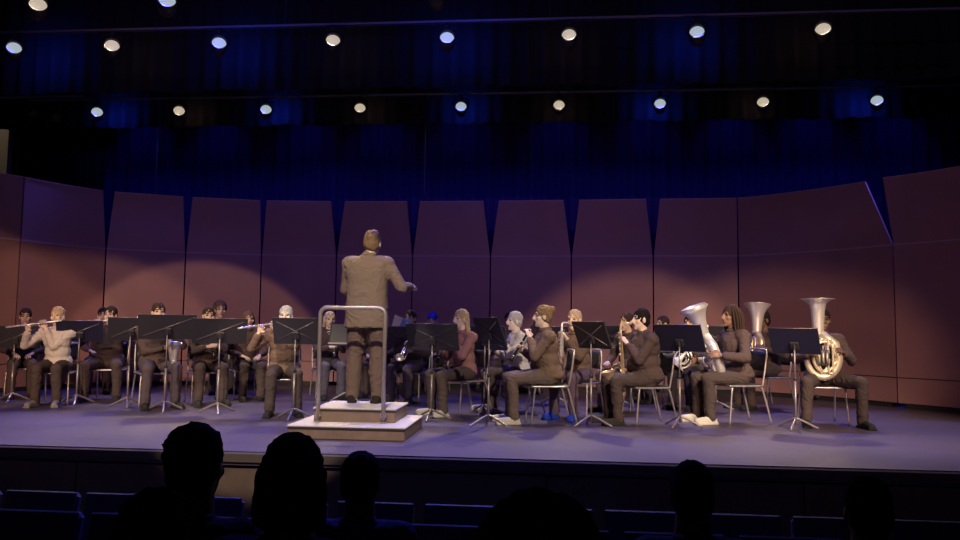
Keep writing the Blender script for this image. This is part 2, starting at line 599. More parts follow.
ROWS = [(8.4, [(38, 6, 'warm'), (167, 3, 'blue'), (437, -3, 'blue')], 'front'),
        (9.8, [(14, 50, 'blue'), (112, 48, 'warm'), (219, 45, 'blue'), (333, 43, 'warm'), (447, 39, 'blue'), (569, 38, 'warm'), (697, 35, 'blue'), (823, 29, 'warm')], 'middle'),
        (12.6, [(97, 113, 'blue'), (179, 112, 'warm'), (266, 111, 'blue'), (360, 109, 'warm'), (461, 108, 'blue'), (559, 107, 'warm'), (660, 105, 'blue'), (763, 103, 'warm'), (877, 103, 'blue')], 'rear')]
nth = ['first', 'second', 'third', 'fourth', 'fifth', 'sixth', 'seventh', 'eighth', 'ninth']
protos = {}
for dep, items, rn in ROWS:
    ys = [at_d(px, py, dep) for px, py, k in items]
    yl = sum(p.y for p in ys)/len(ys)
    zl = sum(z_for((at_y(px, py, yl).x, yl), py) for px, py, k in items)/len(items)
    mb = MB(); zp = zl+.25
    mb.tube([(-9.2, yl, zp), (9.2, yl, zp)], .014, 8)
    pt = thing('lighting_pipe', 'long thin grey lighting pipe holding the %s row of stage lamps' % rn, 'lighting pipe', (0, yl, zp), 0, 'lighting pipes above the stage')
    m2 = MB(); m2.tube([(-9.2, 0, 0), (9.2, 0, 0)], .016, 8); m2.build('pipe', M['pipe'], pt, True)
    m2 = MB()
    for x in (-7, -3.5, 0, 3.5, 7):
        m2.tube([(x, 0, 0), (x, 0, 8.2-zp)], .004, 5)
    m2.build('hanging_cable', M['cable'], pt, True)
    m2 = MB(); m2.tube([(-9.0+i*.5, .03, -.01-.012*(i % 2)) for i in range(37)], .005, 6); m2.build('power_cable', M['cable'], pt, True)
    cnt = {}
    for j, (px, py, k) in enumerate(items):
        x = at_y(px, py, yl).x
        if k not in protos:
            t = protos[k] = make_lamp(k)
        else:
            t = copy_tree(protos[k])
        t.location = (x, yl, zl)
        t.rotation_euler = (R(-8), 0, math.atan2(x, yl)*-1)
        c = 'white-hot blue' if k == 'blue' else 'warm white'
        tag(t, '%s glowing stage lamp on the %s pipe, %s from left' % ('blue' if k == 'blue' else 'warm white', rn, nth[j]), 'stage light', 'stage lamps')
        # lamp beam on the stage, plus added spots imitating a halo on the cloth
        tx = x*.9
        if k == 'blue':
            spot('stage_lamp_beam', (x, yl-.12, zl), (tx, yl-2.6 if rn != 'rear' else yl-2.2, 0), 820, BLUE, 60, .8, .08)
            spot('added_halo_spot', (x, yl+.30, zl+.01), (x, yl+1.0, zl+.01), 30, (.015, .06, 1.0), 146, 1.0, .05)
        else:
            spot('stage_lamp_beam', (x, yl-.12, zl), (tx, yl-2.4 if rn != 'rear' else yl-2.8, 0), 800, WHITE, 52, .8, .08)
            spot('added_halo_spot', (x, yl+.30, zl+.01), (x, yl+1.0, zl+.01), 2.6, (1, .55, .38), 140, 1.0, .05)
# unseen cyclorama lamps washing the backdrop in columns
for px in (60, 135, 212, 300, 378, 460, 560, 650, 735, 815, 900):
    x = at_y(px, 150, 15.0).x
    spot('backdrop_wash', (x, 14.55, 6.4), (x, 15.38, 3.6), 13, (.06, .03, 1.0), 66, 1.0, .1)
# small dark lamps far left, two hanging cables
qa = at_y(-30, 98, 12.75); qb = at_y(84, 98, 12.75)
spt = thing('lighting_pipe', 'short dark side pipe at far left holding small unlit lamps', 'lighting pipe', ((qa.x+qb.x)/2, 12.75, qa.z), 0, None)
hl = (qb.x-qa.x)/2
m2 = MB(); m2.tube([(-hl, 0, 0), (hl, 0, 0)], .024, 8); m2.build('pipe', M['pipe'], spt, True)
for x in (-hl*.8, hl*.8):
    m2 = MB(); m2.tube([(x, 0, 0), (x, 0, 8.2-qa.z)], .005, 5); m2.build('hanging_cable', M['cable'], spt, True)
for px, py, lab in ((32, 112, 'small unlit black lamp hanging far left near the beige wall'), (55, 116, 'small unlit black lamp left of the rear pipe, nearer the blue lamp')):
    p = at_y(px, py, 12.75)
    t = make_lamp('warm')
    t.location = p; t.rotation_euler = (R(40), 0, R(70)); tag(t, lab, 'stage light', 'unlit side lamps')
    for ch in t.children:
        if ch.name.startswith('lens'):
            ch.data = ch.data.copy(); ch.data.materials[0] = M['valve']
    mb = MB(); mb.tube([(0, 0, .10), (0, 0, qa.z-p.z+.03)], .012); h = mb.build('hanger', M['can'], t, True)
    h.rotation_euler = t.rotation_euler.to_matrix().inverted().to_euler()
for px, lab in ((425, 'thin cable hanging down in front of blue backdrop above conductor'), (157, 'thin cable hanging down in front of blue backdrop at left')):
    p = at_y(px, 150, 13.62)
    mb = MB(); zb = z_for((p.x, 13.62), 196); mb.tube([(p.x, 13.62, zb), (p.x+.01, 13.62, 8.2)], .008, 6)
    tag(mb.build('hanging_cable', M['pipe'], None, True), lab, 'cable')

# ------------------------------------------------------------------ podium with rail
pf = at(349, 440)
SX = at(291, 437).x; EX = at(405, 441).x
pw = EX-SX; pcx = (SX+EX)/2
pod = thing('conductor_podium', 'two-tier conductor podium with pale carpet tops and brown wooden sides', 'podium', (pcx, pf.y, 0))
H1, H2 = .125, .265
D1, D2 = 1.0, .66
UW = pw*.725
mb = MB(); mb.box((0, D1/2, H1/2-.006), (pw, D1, H1-.012), bev=.006); mb.build('lower_step', M['podium_wood'], pod)
mb = MB(); mb.box((0, D1/2, H1-.004), (pw+.02, D1+.02, .022), bev=.008); mb.build('lower_carpet', M['carpet_top'], pod)
mb = MB(); mb.box((0.0, .30+D2/2, (H1+H2)/2), (UW, D2, H2-H1-.01), bev=.006); mb.build('upper_step', M['podium_wood'], pod)
mb = MB(); mb.box((0.0, .30+D2/2, H2-.002), (UW+.02, D2+.02, .022), bev=.008); mb.build('upper_carpet', M['carpet_top'], pod)
mb = MB(); mb.box((0, -.004, H1-.022), (pw+.006, .01, .014)); mb.box((0.0, .296, H2-.02), (UW+.006, .01, .014)); mb.build('edge_strip', M['podium_edge'], pod)
ry = .265
xl = at_y(318, 400, pf.y+ry).x-pcx; xr = at_y(383.5, 400, pf.y+ry).x-pcx
zt = z_for((pcx, pf.y+ry), 308)
rr = .07
pts = [(xl, ry, H1)]
for k in range(7):
    a = PI-PI/2*k/6; pts.append((xl+rr+rr*math.cos(a), ry, zt-rr+rr*math.sin(a)))
for k in range(7):
    a = PI/2-PI/2*k/6; pts.append((xr-rr+rr*math.cos(a), ry, zt-rr+rr*math.sin(a)))
pts.append((xr, ry, H1))
mb = MB(); mb.tube(pts, .021, 12); mb.build('safety_rail', M['rail'], pod, True)
mb = MB()
for x in (xl, xr):
    mb.box((x, ry+.02, H2-.06), (.06, .06, .05), bev=.006); mb.box((x, ry, H1+.015), (.07, .06, .012), bev=.003)
mb.build('rail_bracket', M['rail'], pod)

# ------------------------------------------------------------------ people
def ik(s, t, l1, l2, pole):
    d = t-s; L = d.length
    if L > (l1+l2)*.995:
        t = s+d.normalized()*(l1+l2)*.995; d = t-s; L = d.length
    a = (l1*l1-l2*l2+L*L)/(2*L)
    h = math.sqrt(max(l1*l1-a*a, 0))
    n = d.normalized()
    p = (pole-n*pole.dot(n))
    p = p.normalized() if p.length > 1e-5 else n.orthogonal()
    return s+n*a+p*h, t

def skeleton(pose='sit', lean=.08, spread=.12, kneel=.0, hands=None, hyaw=0, hpitch=0, build=1.0, feet_y=-.42, poles=None, turn=0.0):
    K = {}
    if pose == 'sit':
        P = V((0, .0, .55))
    else:
        P = V((0, 0, .93))
    up = V((0, -math.sin(lean), math.cos(lean)))
    K['P'] = P; K['up'] = up
    K['C'] = P+up*.31; K['S'] = P+up*.45; K['N'] = P+up*.50
    K['H'] = P+up*.50+V((0, -.035, .155))
    K['Hm'] = Euler((hpitch, 0, hyaw)).to_matrix()
    K['sh'] = []; K['el'] = []; K['wr'] = []; K['hip'] = []; K['kn'] = []; K['an'] = []; K['toe'] = []
    for i, sx in enumerate((-1, 1)):              # 0 = person's right (-x), 1 = left
        sh = K['S']+V((sx*.175*(.6+.4*build), .01, -.02))
        if hands is None:
            tg = V((sx*.13, -.30, .66)) if pose == 'sit' else V((sx*.27, -.03, .80))
        else:
            tg = V(hands[i])
        pole = V((sx*.6, .25, -.8)) if poles is None else V(poles[i])
        el, wr = ik(sh, tg, .285, .255, pole)
        K['sh'].append(sh); K['el'].append(el); K['wr'].append(wr)
        hip = P+V((sx*.095, -.02, -.03))
        if pose == 'sit':
            kn = V((sx*spread, -.445, .50)); an = V((sx*(spread+.01), feet_y, .085))
            toe = an+V((sx*.03, -.15, -.045))
        else:
            kn = V((sx*.115, -.025, .49)); an = V((sx*.125, .01, .085)); toe = an+V((sx*.04, -.15, -.045))
        K['hip'].append(hip); K['kn'].append(kn); K['an'].append(an); K['toe'].append(toe)
    K['b'] = build; K['pose'] = pose
    return K

def hand(mb, wr, d, n, thumb_sign, curl=.8):
    d = d.normalized(); n = (n-d*n.dot(d)).normalized(); s = d.cross(n)*thumb_sign
    rot = Matrix((s, n, d)).transposed()
    mb.caps(wr-d*.03, wr+d*.01, .026, .024)
    mb.ell(wr+d*.05, (.041, .017, .052), rot)
    Ls = [.070, .080, .074, .058]
    for i in range(4):
        off = (1.5-i)*.0215
        p = wr+d*.078+s*off
        dirn = (d+s*(1.5-i)*.09).normalized()
        a = curl*.35
        for q, seg in enumerate((.45, .33, .24)):
            dd = (dirn*math.cos(a)+n*math.sin(a)).normalized()
            p2 = p+dd*Ls[i]*seg
            r0 = .0095-.001*q
            mb.caps(p, p2, r0, r0-.0007, 8, 2)
            p = p2; a += curl*.75
    p = wr+d*.025+s*.028
    dd = (d*.65+s*.7+n*.35).normalized()
    p2 = p+dd*.042; mb.caps(p, p2, .0125, .0105, 8, 2)
    dd2 = (d*.85+s*.15+n*.55).normalized()
    mb.caps(p2, p2+dd2*.033, .0105, .009, 8, 2)

def person(label, loc, rz, K, sk='tan', hair=('short', 'dark'), jacket=C_JK, trousers=C_TR, shoes=(.03, .03, .03), sc=1.0, detail=True, group=None, curl=(.8, .8), palms=None, glasses=False, wrinkle=1.0, coat=False):
    b = K['b']; up = K['up']; P = K['P']; H = K['H']; Hm = K['Hm']
    tilt = Matrix.Rotation(math.atan2(-up.y, up.z), 3, 'X')
    mb = MB()
    def torso(m, d, jk=False):
        m.ell(P+up*.02, (.165*b+d, .125*b+d, .13+d), tilt)
        m.ell(P+up*.16+V((0, -.012*(b-1)*6, 0)), (.145*b+d, .112*b*(1+.5*(b-1))+d, .17), tilt)
        m.ell(P+up*.33, (.162*b+d, .115*b+d, .165+d*.5), tilt)
        m.caps(K['sh'][0], K['sh'][1], .062+d, .062+d)
        m.caps(P+up*.42+V((0, .01, 0)), P+up*.495, .085*b+d, .058+d*.6)
    def leg(m, i, d):
        m.caps(K['hip'][i], K['kn'][i], .088*(.6+.4*b)+d, .058+d)
        m.caps(K['kn'][i], K['kn'][i]*.55+K['an'][i]*.45+V((0, .012, 0)), .056+d, .053+d)
        m.caps(K['kn'][i]*.55+K['an'][i]*.45+V((0, .012, 0)), K['an'][i], .053+d, .038+d)
    torso(mb, 0)
    mb.caps(K['N']-up*.03, H+Hm@V((0, .015, -.04)), .058 if detail else .075, .052 if detail else .062)
    for i in range(2):
        mb.caps(K['sh'][i], K['el'][i], .050, .040)
        mb.caps(K['el'][i], K['wr'][i], .041, .027)
        d = (K['wr'][i]-K['el'][i])
        n = V((0, 0, -1)) if palms is None else V(palms[i])
        if abs(d.normalized().dot(n)) > .93:
            n = V((.3, .8, .2))
        # thumb side: for palm n and fingers d, thumb of the right hand lies at d x n
        hand(mb, K['wr'][i]+d.normalized()*.01, d, n, 1 if i == 0 else -1, curl[i])
        leg(mb, i, 0)
        mb.caps(K['an'][i]+V((0, .03, -.035)), K['toe'][i], .040, .032)
    # head
    def hp(x, y, z):
        return H+Hm@V((x, y, z))
    mb.ell(hp(0, .012, .032), (.074, .094, .098), Hm)
    mb.ell(hp(0, -.018, -.045), (.060, .072, .075), Hm)
    mb.ell(hp(0, -.062, -.098), (.026, .022, .018), Hm)
    mb.caps(hp(0, -.078, .03), hp(0, -.104, -.022), .010, .015, 8, 2)
    mb.ell(hp(0, -.088, -.033), (.019, .014, .010), Hm)
    mb.ell(hp(0, -.080, -.062), (.025, .014, .010), Hm)
    mb.caps(hp(-.042, -.068, .036), hp(.042, -.068, .036), .014, .014, 8, 2)
    for sx in (-1, 1):
        mb.ell(hp(sx*.077, .012, -.006), (.011, .022, .033), Hm)
        mb.ell(hp(sx*.046, -.052, -.022), (.022, .022, .022), Hm)
    Hi = Hm.transposed()
    def post(me):
        for p in me.polygons:
            q = Hi@(p.center-H)
            if q.y < -.055 and abs(q.z) < .13:
                if (abs(q.x)-.032)**2+((q.z-.013)*1.5)**2 < .0125**2:
                    p.material_index = 1
                elif abs(q.x) < .026 and abs(q.z+.063) < .010 and q.y < -.078:
                    p.material_index = 2
                elif .012 < abs(q.x) < .052 and abs(q.z-.036) < .006:
                    p.material_index = 3
    body = organic(mb, 'person', [SKIN[sk], M['eye'], M['lip_a'], HAIR[hair[1]] if hair[1] in HAIR else HAIR['black']], None, .0068 if detail else .009, 2, post)
    body.location = loc; body.rotation_euler = (0, 0, rz); body.scale = (sc, sc, sc)
    tag(body, label, 'person', group)
    # clothes
    def wr_post(amp, seed):
        def f(me):
            def fn(c):
                d1 = NZ(V((c.x*5+seed, c.y*5, c.z*9)))
                d2 = NZ(V((c.x*9-seed, c.y*9, c.z*24+6*d1)))
                return amp*(1.0*d1+.9*(abs(d2)*2-.6))
            displace(me, fn)
        return f
    mb = MB()
    torso(mb, .021, True)
    for i in range(2):
        mb.caps(K['sh'][i], K['el'][i], .071, .060)
        d = (K['wr'][i]-K['el'][i])
        mb.caps(K['el'][i], K['el'][i]+d*.88, .060, .044)
        sx = (-1, 1)[i]
    if K['pose'] == 'stand':
        # suit jacket skirt over the hips
        rings = [(.725, .212, .150), (.73, .220, .155), (.85, .214, .150), (1.0, .204, .138), (1.12, .206, .136), (1.25, .214, .134), (1.34, .205, .120), (1.40, .150, .095), (1.435, .075, .070)]
        vs = []; fs = []; SG_ = 28
        for z, rx, ry_ in rings:
            for k in range(SG_):
                a = 2*PI*k/SG_; c_, s_ = math.cos(a), math.sin(a)
                vs.append((rx*math.copysign(abs(c_)**.8, c_), ry_*math.copysign(abs(s_)**.8, s_)+.005, z))
        for q in range(len(rings)-1):
            for k in range(SG_):
                l = (k+1) % SG_
                fs.append((q*SG_+k, q*SG_+l, (q+1)*SG_+l, (q+1)*SG_+k))
        fs.append(tuple(range(SG_))[::-1]); fs.append(tuple((len(rings)-1)*SG_+k for k in range(SG_)))
        mb.add(vs, fs)
        for sx in (-1, 1):
            mb.caps((sx*.13, 0, 1.37), (sx*.192, .0, 1.345), .062, .062)
    else:
        mb.ell(P+V((0, .01, -.01)), (.185*b, .15*b, .09))
    jk = organic(mb, 'jacket', cloth(jacket), body, .011, 3, wr_post(.008*wrinkle, sum(map(ord, label)) % 17))
    # collar
    mb = MB()
    cpt = []
    for k in range(15):
        a = 2*PI*k/14
        cpt.append(K['N']+up*.0+V((math.cos(a)*.068, math.sin(a)*.066, .012*math.sin(a)+.005)))
    mb.tube(cpt[:-1], .014, 8, closed=True)
    mb.build('collar', cloth(jacket if not coat else jacket), body, True)
    mb = MB()
    mb.ell(P+V((0, 0, -.01)), (.172*b, .135*b, .12))
    for i in range(2):
        leg(mb, i, .016 if K['pose'] == 'sit' else .029)
        mb.caps(K['kn'][i]*.2+K['an'][i]*.8, K['an'][i]+V((0, .012, -.01)), .062, .064)
    organic(mb, 'trousers', cloth(trousers), body, .011, 3, wr_post(.008*wrinkle, 3+sum(map(ord, label)) % 11))
    for i in range(2):
        mb = MB()
        a = K['an'][i]; t = K['toe'][i]
        mb.caps(a+V((0, .035, -.037)), t+V((0, -.02, -.002)), .047, .040)
        mb.caps(a+V((0, .012, -.02)), a+V((0, .008, .02)), .050, .047)
        hd = (t-a); hd.z = 0
        rot = Matrix.Rotation(math.atan2(hd.x, -hd.y), 3, 'Z')
        mb.box(V((a.x, a.y, 0))+hd*.45+V((0, .01, .012)), (.09, .285, .024), rot)
        organic(mb, 'shoe', cloth(shoes), body, .009, 2)
    # hair
    st, hc = hair
    hm = HAIR[hc]
    mb = MB(); rnd = random.Random(label)
    if st in ('short', 'long', 'bun', 'bob', 'dreads', 'balding', 'afro', 'curly'):
        if st == 'afro':
            mb.ell(hp(0, .03, .055), (.125, .125, .118), Hm)
        elif st == 'balding':
            mb.ell(hp(0, .030, .015), (.081, .085, .075), Hm)
        else:
            mb.ell(hp(0, .020, .043), (.084, .101, .099), Hm)
            mb.ell(hp(0, .045, -.005), (.080, .070, .085), Hm)
        if st in ('afro', 'curly'):
            rad, sz = (.118, .022) if st == 'afro' else ((.088, .017) if detail else (.086, .011))
            for k in range(230 if st == 'afro' else 220):
                v = V((rnd.gauss(0, 1), rnd.gauss(0, 1), rnd.gauss(0, 1))).normalized()
                if v.y < -.35 and v.z < .45:
                    continue
                if v.z < -.55:
                    continue
                c = V((0, .03, .05))+V((v.x*rad, v.y*rad*1.05, v.z*rad))
                mb.ell(hp(*c), (sz, sz, sz), None, 8, 6)
        if st == 'long':
            for k in range(16):
                a = R(15+150*k/15)
                x = math.cos(a)*.078; y = math.sin(a)*.075+.015
                mb.caps(hp(x*1.03, y, .03), hp(x*1.08, y+.015, -.12), .022, .022, 8, 2)
                mb.caps(hp(x*1.08, y+.015, -.12), hp(x*1.0, y+.045, -.24-.02*rnd.random()), .022, .012, 8, 2)
        if st == 'bob':
            for k in range(12):
                a = R(10+160*k/11)
                x = math.cos(a)*.08; y = math.sin(a)*.075+.01
                mb.caps(hp(x, y, .03), hp(x*1.12, y+.01, -.10), .025, .018, 8, 2)
        if st == 'bun':
            mb.ell(hp(0, .105, .085), (.05, .045, .045), Hm)
        if st == 'dreads':
            md = MB()
            for k in range(30):
                a = R(-25+230*(k % 15)/14)
                x = math.cos(a)*.083; y = math.sin(a)*.085+.02
                ln = -.20-.06*rnd.random()-.03*(k//15)
                rr_ = 1.0+.18*(k//15)
                md.tube(curve([hp(x*.6, y*.6, .12), hp(x*1.05*rr_, y*1.05*rr_, .04), hp(x*1.2*rr_, y*1.15*rr_+.01, -.08), hp(x*1.1*rr_, y*1.1+.03, ln)], 3), .0115, 7)
            md.build('dreadlocks', hm, body, True)
        def hair_post(me, sd=rnd.random()*9, ha=(1.0 if detail else .35)):
            displace(me, lambda v: (lambda c: ha*.010*NZ(V((c.x*34+sd, c.y*34, c.z*24)))+.006*NZ(V((c.x*80, c.y*80+sd, c.z*50))))(v-H))
        hv = organic(mb, 'hair', hm, body, .0085 if st in ('dreads', 'curly', 'afro') else .009, 1, hair_post if st not in ('dreads', 'afro') else None)
    if st == 'cap':
        mb.ell(hp(0, .018, .045), (.086, .103, .095), Hm); mb.box(hp(0, -.11, .055), (.14, .10, .014), Hm)
        organic(mb, 'cap', hm, body, .009, 2)
    return body

# ------------------------------------------------------------------ chairs, stands, instruments
def make_chair():
    t = thing('band_chair', '', 'chair')
    mb = MB()
    mb.box((0, .0, .432), (.42, .40, .024), bev=.011)
    mb.build('seat', M['chair_black'], t)
    mb = MB(); mb.tube(curve([(-.212, .19, .425), (-.212, -.19, .425), (-.18, -.212, .425), (.18, -.212, .425), (.212, -.19, .425), (.212, .19, .425)], 5), .011, 8)
    mb.build('seat_frame', M['chair_metal'], t, True)
    for sx in (-1, 1):
        mb = MB(); mb.tube(curve([(sx*.19, -.17, .42), (sx*.2, -.19, .36), (sx*.215, -.23, .0)], 5), .011, 8); mb.build('leg', M['chair_metal'], t, True)
        mb = MB(); mb.tube(curve([(sx*.19, .17, .42), (sx*.2, .20, .36), (sx*.215, .29, .0)], 5), .011, 8); mb.build('leg', M['chair_metal'], t, True)
    mb = MB(); mb.tube(curve([(-.2, .19, .42), (-.2, .225, .6), (-.19, .255, .80), (-.12, .262, .83), (.12, .262, .83), (.19, .255, .80), (.2, .225, .6), (.2, .19, .42)], 5), .011, 8)
    mb.build('back_frame', M['chair_metal'], t, True)
    mb = MB()
    vs = []; fs = []
    for s_ in (0, 1):
        for zi in range(4):
            for k in range(9):
                x = -.18+.36*k/8; z = .59+.22*zi/3
                vs.append((x, .228+.035*zi/3+.025*(1-(x/.18)**2)+s_*.014, z))
    for zi in range(3):
        for k in range(8):
            a = zi*9+k; fs.append((a, a+1, a+10, a+9)); q = 36+a; fs.append((q, q+9, q+10, q+1))
    for k in range(8):
        fs.append((k, 36+k, 37+k, k+1)); a = 27+k; fs.append((a, a+1, a+37, a+36))
    for zi in range(3):
        a = zi*9; fs.append((a, a+9, a+45, a+36)); a = zi*9+8; fs.append((a, a+36, a+45, a+9))
    mb.add(vs, fs); mb.build('backrest', M['chair_black'], t, True)
    return t
CHAIR = None
def chair(label, loc, rz, sc=1.0):
    global CHAIR
    if CHAIR is None:
        CHAIR = make_chair(); t = CHAIR
    else:
        t = copy_tree(CHAIR)
    t.location = loc; t.rotation_euler = (0, 0, rz); t.scale = (sc, sc, sc)
    tag(t, label, 'chair', 'band chairs on the stage')
    return t

def make_stand(h, wd=.56, hd=.33, tl=22, m='stand_black', ribs='x'):
    """local: the reader sits at +Y, the back of the desk faces -Y"""
    t = thing('music_stand', '', 'music stand')
    ca, sa = math.cos(R(tl)), math.sin(R(tl))
    rot = Matrix.Rotation(R(tl), 3, 'X')
    def D(x, y, z):
        return V((0, 0, h))+rot@V((x, y, z))
    mb = MB(); mb.box(D(0, 0, 0), (wd, .006, hd), rot, bev=.002)
    for sx in (-1, 1):
        mb.box(D(sx*wd/2, .008, 0), (.006, .022, hd), rot)
    mb.build('desk', M[m], t)
    mb = MB(); mb.box(D(0, .03, -hd/2), (wd, .06, .008), rot, bev=.002); mb.box(D(0, .058, -hd/2+.012), (wd, .005, .024), rot); mb.build('ledge', M['stand_rib'], t)
    mb = MB()
    a_ = .42*wd; c_ = .36*hd
    mb.tube([D(-a_, -.005, -c_), D(a_, -.005, c_)], .0055, 6)
    if ribs == 'none':
        mb = MB()
    if ribs == 'x':
        mb.tube([D(-a_, -.005, c_), D(a_, -.005, -c_)], .0055, 6)
    mb.tube([D(-wd/2, -.004, hd/2), D(wd/2, -.004, hd/2)], .004, 6)
    mb.build('back_crease', M['stand_rib'], t, True)
    mb = MB(); mb.box(D(0, -.02, -.05), (.09, .03, .09), rot, bev=.006); mb.tube([(0, .0, h-.10), (0, -.005, h-.02)], .014, 8); mb.build('tilt_bracket', M['stand_black'], t)
    mb = MB(); mb.tube([(0, 0, .52), (0, 0, h-.05)], .009, 8); mb.build('inner_pole', M['stand_pole'], t, True)
    mb = MB(); mb.tube([(0, 0, .05), (0, 0, .56)], .0135, 8); mb.build('outer_pole', M['stand_pole'], t, True)
    mb = MB(); mb.tube([(0, 0, .54), (0, 0, .58)], .019, 8); mb.build('collar', M['stand_black'], t, True)
    for k in range(3):
        a = 2*PI*k/3+PI/6
        x, y = math.cos(a), math.sin(a)
        mb = MB(); mb.tube(curve([(x*.005, y*.005, .12), (x*.09, y*.09, .085), (x*.20, y*.20, .03), (x*.245, y*.245, .010)], 4), [.013]*12+[.010], 8)
        mb.build('foot', M['stand_pole'], t, True)
    return t
def stand(label, px, py, cy, rz, m='stand_black', wd=.56, hd=.33, tl=22, ribs='x', sheets=True):
    p = at(px, py)
    h = z_for((p.x, p.y), cy)
    t = make_stand(h, wd, hd, tl, m, ribs)
    t.location = p; t.rotation_euler = (0, 0, R(rz))
    tag(t, label, 'music stand', 'music stands on the stage')
    if sheets:
        rot = Matrix.Rotation(R(tl), 3, 'X')
        mb = MB()
        for sx in (-1, 1):
            mb.box(V((0, 0, h))+rot@V((sx*.118, .011, -.012)), (.225, .003, .29), rot)
        s = mb.build('sheet_music', M['paper'])
        s.location = p; s.rotation_euler = (0, 0, R(rz))
        tag(s, 'sheet music on the '+label.split(',')[0], 'sheet music', 'sheet music on the stands')
    return t

def inst(name, label, cat, loc, rz, sc):
    return thing(name, label, cat, loc, rz, None, sc)
def keys(path, r, n, sz=.007, off=V((0, -1, 0))):
    mb = MB()
    for i in range(n):
        p = path[int((i+.5)*(len(path)-1)/n)]
        mb.lathe([(0, .0), (sz, 0), (sz, .005), (0, .006)], p+off.normalized()*(r+.002), off, 8)
    return mb
def flute(label, loc, rz, sc, mouth):
    t = inst('flute', label, 'flute', loc, rz, sc)
    m = V(mouth); a = m+V((.09, -.02, .01)); b = m+V((-.56, -.10, -.09))
    n = [a+(b-a)*i/14 for i in range(15)]
    mb = MB(); mb.tube(n, .0105, 10); mb.build('tube', M['silver'], t, True)
    mb = MB(); mb.ell(m+V((0, -.015, .012)), (.022, .011, .008)); mb.build('lip_plate', M['silver'], t, True)
    keys(n[4:], .0105, 11, .009, V((0, -.3, 1))).build('key_set', M['valve'], t)
    mb = MB(); mb.tube([p+V((0, -.014, .004)) for p in n[4:14]], .003, 6); mb.build('key_rod', M['valve'], t, True)
    return t, (m+(b-m)*.62, m+(b-m)*.25)
def clarinet(label, loc, rz, sc, mouth, end):
    t = inst('clarinet', label, 'clarinet', loc, rz, sc)
    m = V(mouth); e = V(end); n = [m+(e-m)*i/16 for i in range(17)]
    mb = MB(); mb.tube(n, [.006, .009, .011]+[.0135]*11+[.016, .022, .036], 10); mb.build('body', M['ebony'], t, True)
    d = (e-m).normalized(); off = d.cross(V((1, 0, 0)))
    if off.y > 0:
        off = -off
    keys(n[4:15], .0135, 9, .008, off).build('key_set', M['silver'], t)
    mb = MB()
    for k in (3, 8, 14):
        mb.tube([n[k]-d*.007, n[k]+d*.007], .0165, 10)
    mb.tube([p+off*.017 for p in n[4:14]], .003, 6)
    mb.build('ring_and_rod', M['silver'], t, True)
    return t, (m+(e-m)*.66, m+(e-m)*.36)
def sax(label, loc, rz, sc, mouth, low, side=-.1, m='brass', bellr=.062):
    t = inst('saxophone', label, 'saxophone', loc, rz, sc)
    mo = V(mouth); top = mo+V((side*.5, -.15, .0)); bot = V((side*1.3, -.25, low))
    neck = curve([mo, mo+V((0, -.06, .03)), top+V((0, .02, .03)), top+V((0, 0, -.04))], 5)
    mb = MB(); mb.tube(neck, [.007+.006*i/(len(neck)-1) for i in range(len(neck))], 10); mb.build('neck', M[m], t, True)
    mb = MB(); mb.tube([mo+V((0, .03, -.004)), mo+V((0, -.03, .014))], [.006, .011], 10); mb.build('mouthpiece', M['ebony'], t, True)
    main = [top+V((0, 0, -.03))+(bot-top-V((0, 0, -.03)))*i/12 for i in range(13)]
    bow = curve([bot, bot+V((-.005, -.02, -.055)), bot+V((-.01, -.075, -.075)), bot+V((-.01, -.125, -.04)), bot+V((-.01, -.145, .03))], 4)
    mb = MB(); mb.tube(main+bow[1:], [.0135+.014*i/12 for i in range(13)]+[.028+.008*i/len(bow) for i in range(1, len(bow))], 12); mb.build('body_tube', M[m], t, True)
    be = bow[-1]
    mb = MB(); ax = V((0, -.28, 1))
    mb.lathe([(.035, 0), (.040, .08), (.048, .14), (bellr, .19), (bellr*1.25, .215), (bellr*1.28, .218), (bellr*1.2, .212), (.044, .13), (.034, .03)], be, ax, 20); mb.build('bell', M[m], t, True)
    keys(main[1:], .02, 8, .015, V((-.2, -1, 0))).build('key_set', M[m], t)
    mb = MB(); mb.tube([p+V((-.03, -.012, 0)) for p in main[1:]], .0035, 6); mb.tube([p+V((.03, -.006, 0)) for p in main[1:11]], .0035, 6)
    for k in (2, 5, 8, 11):
        mb.tube([main[k]+V((-.03, -.012, 0)), main[k], main[k]+V((.03, -.006, 0))], .003, 6)
    mb.build('key_rod', M[m], t, True)
    return t, (main[8]+V((-.05, -.01, 0)), main[3]+V((.05, -.01, 0)))
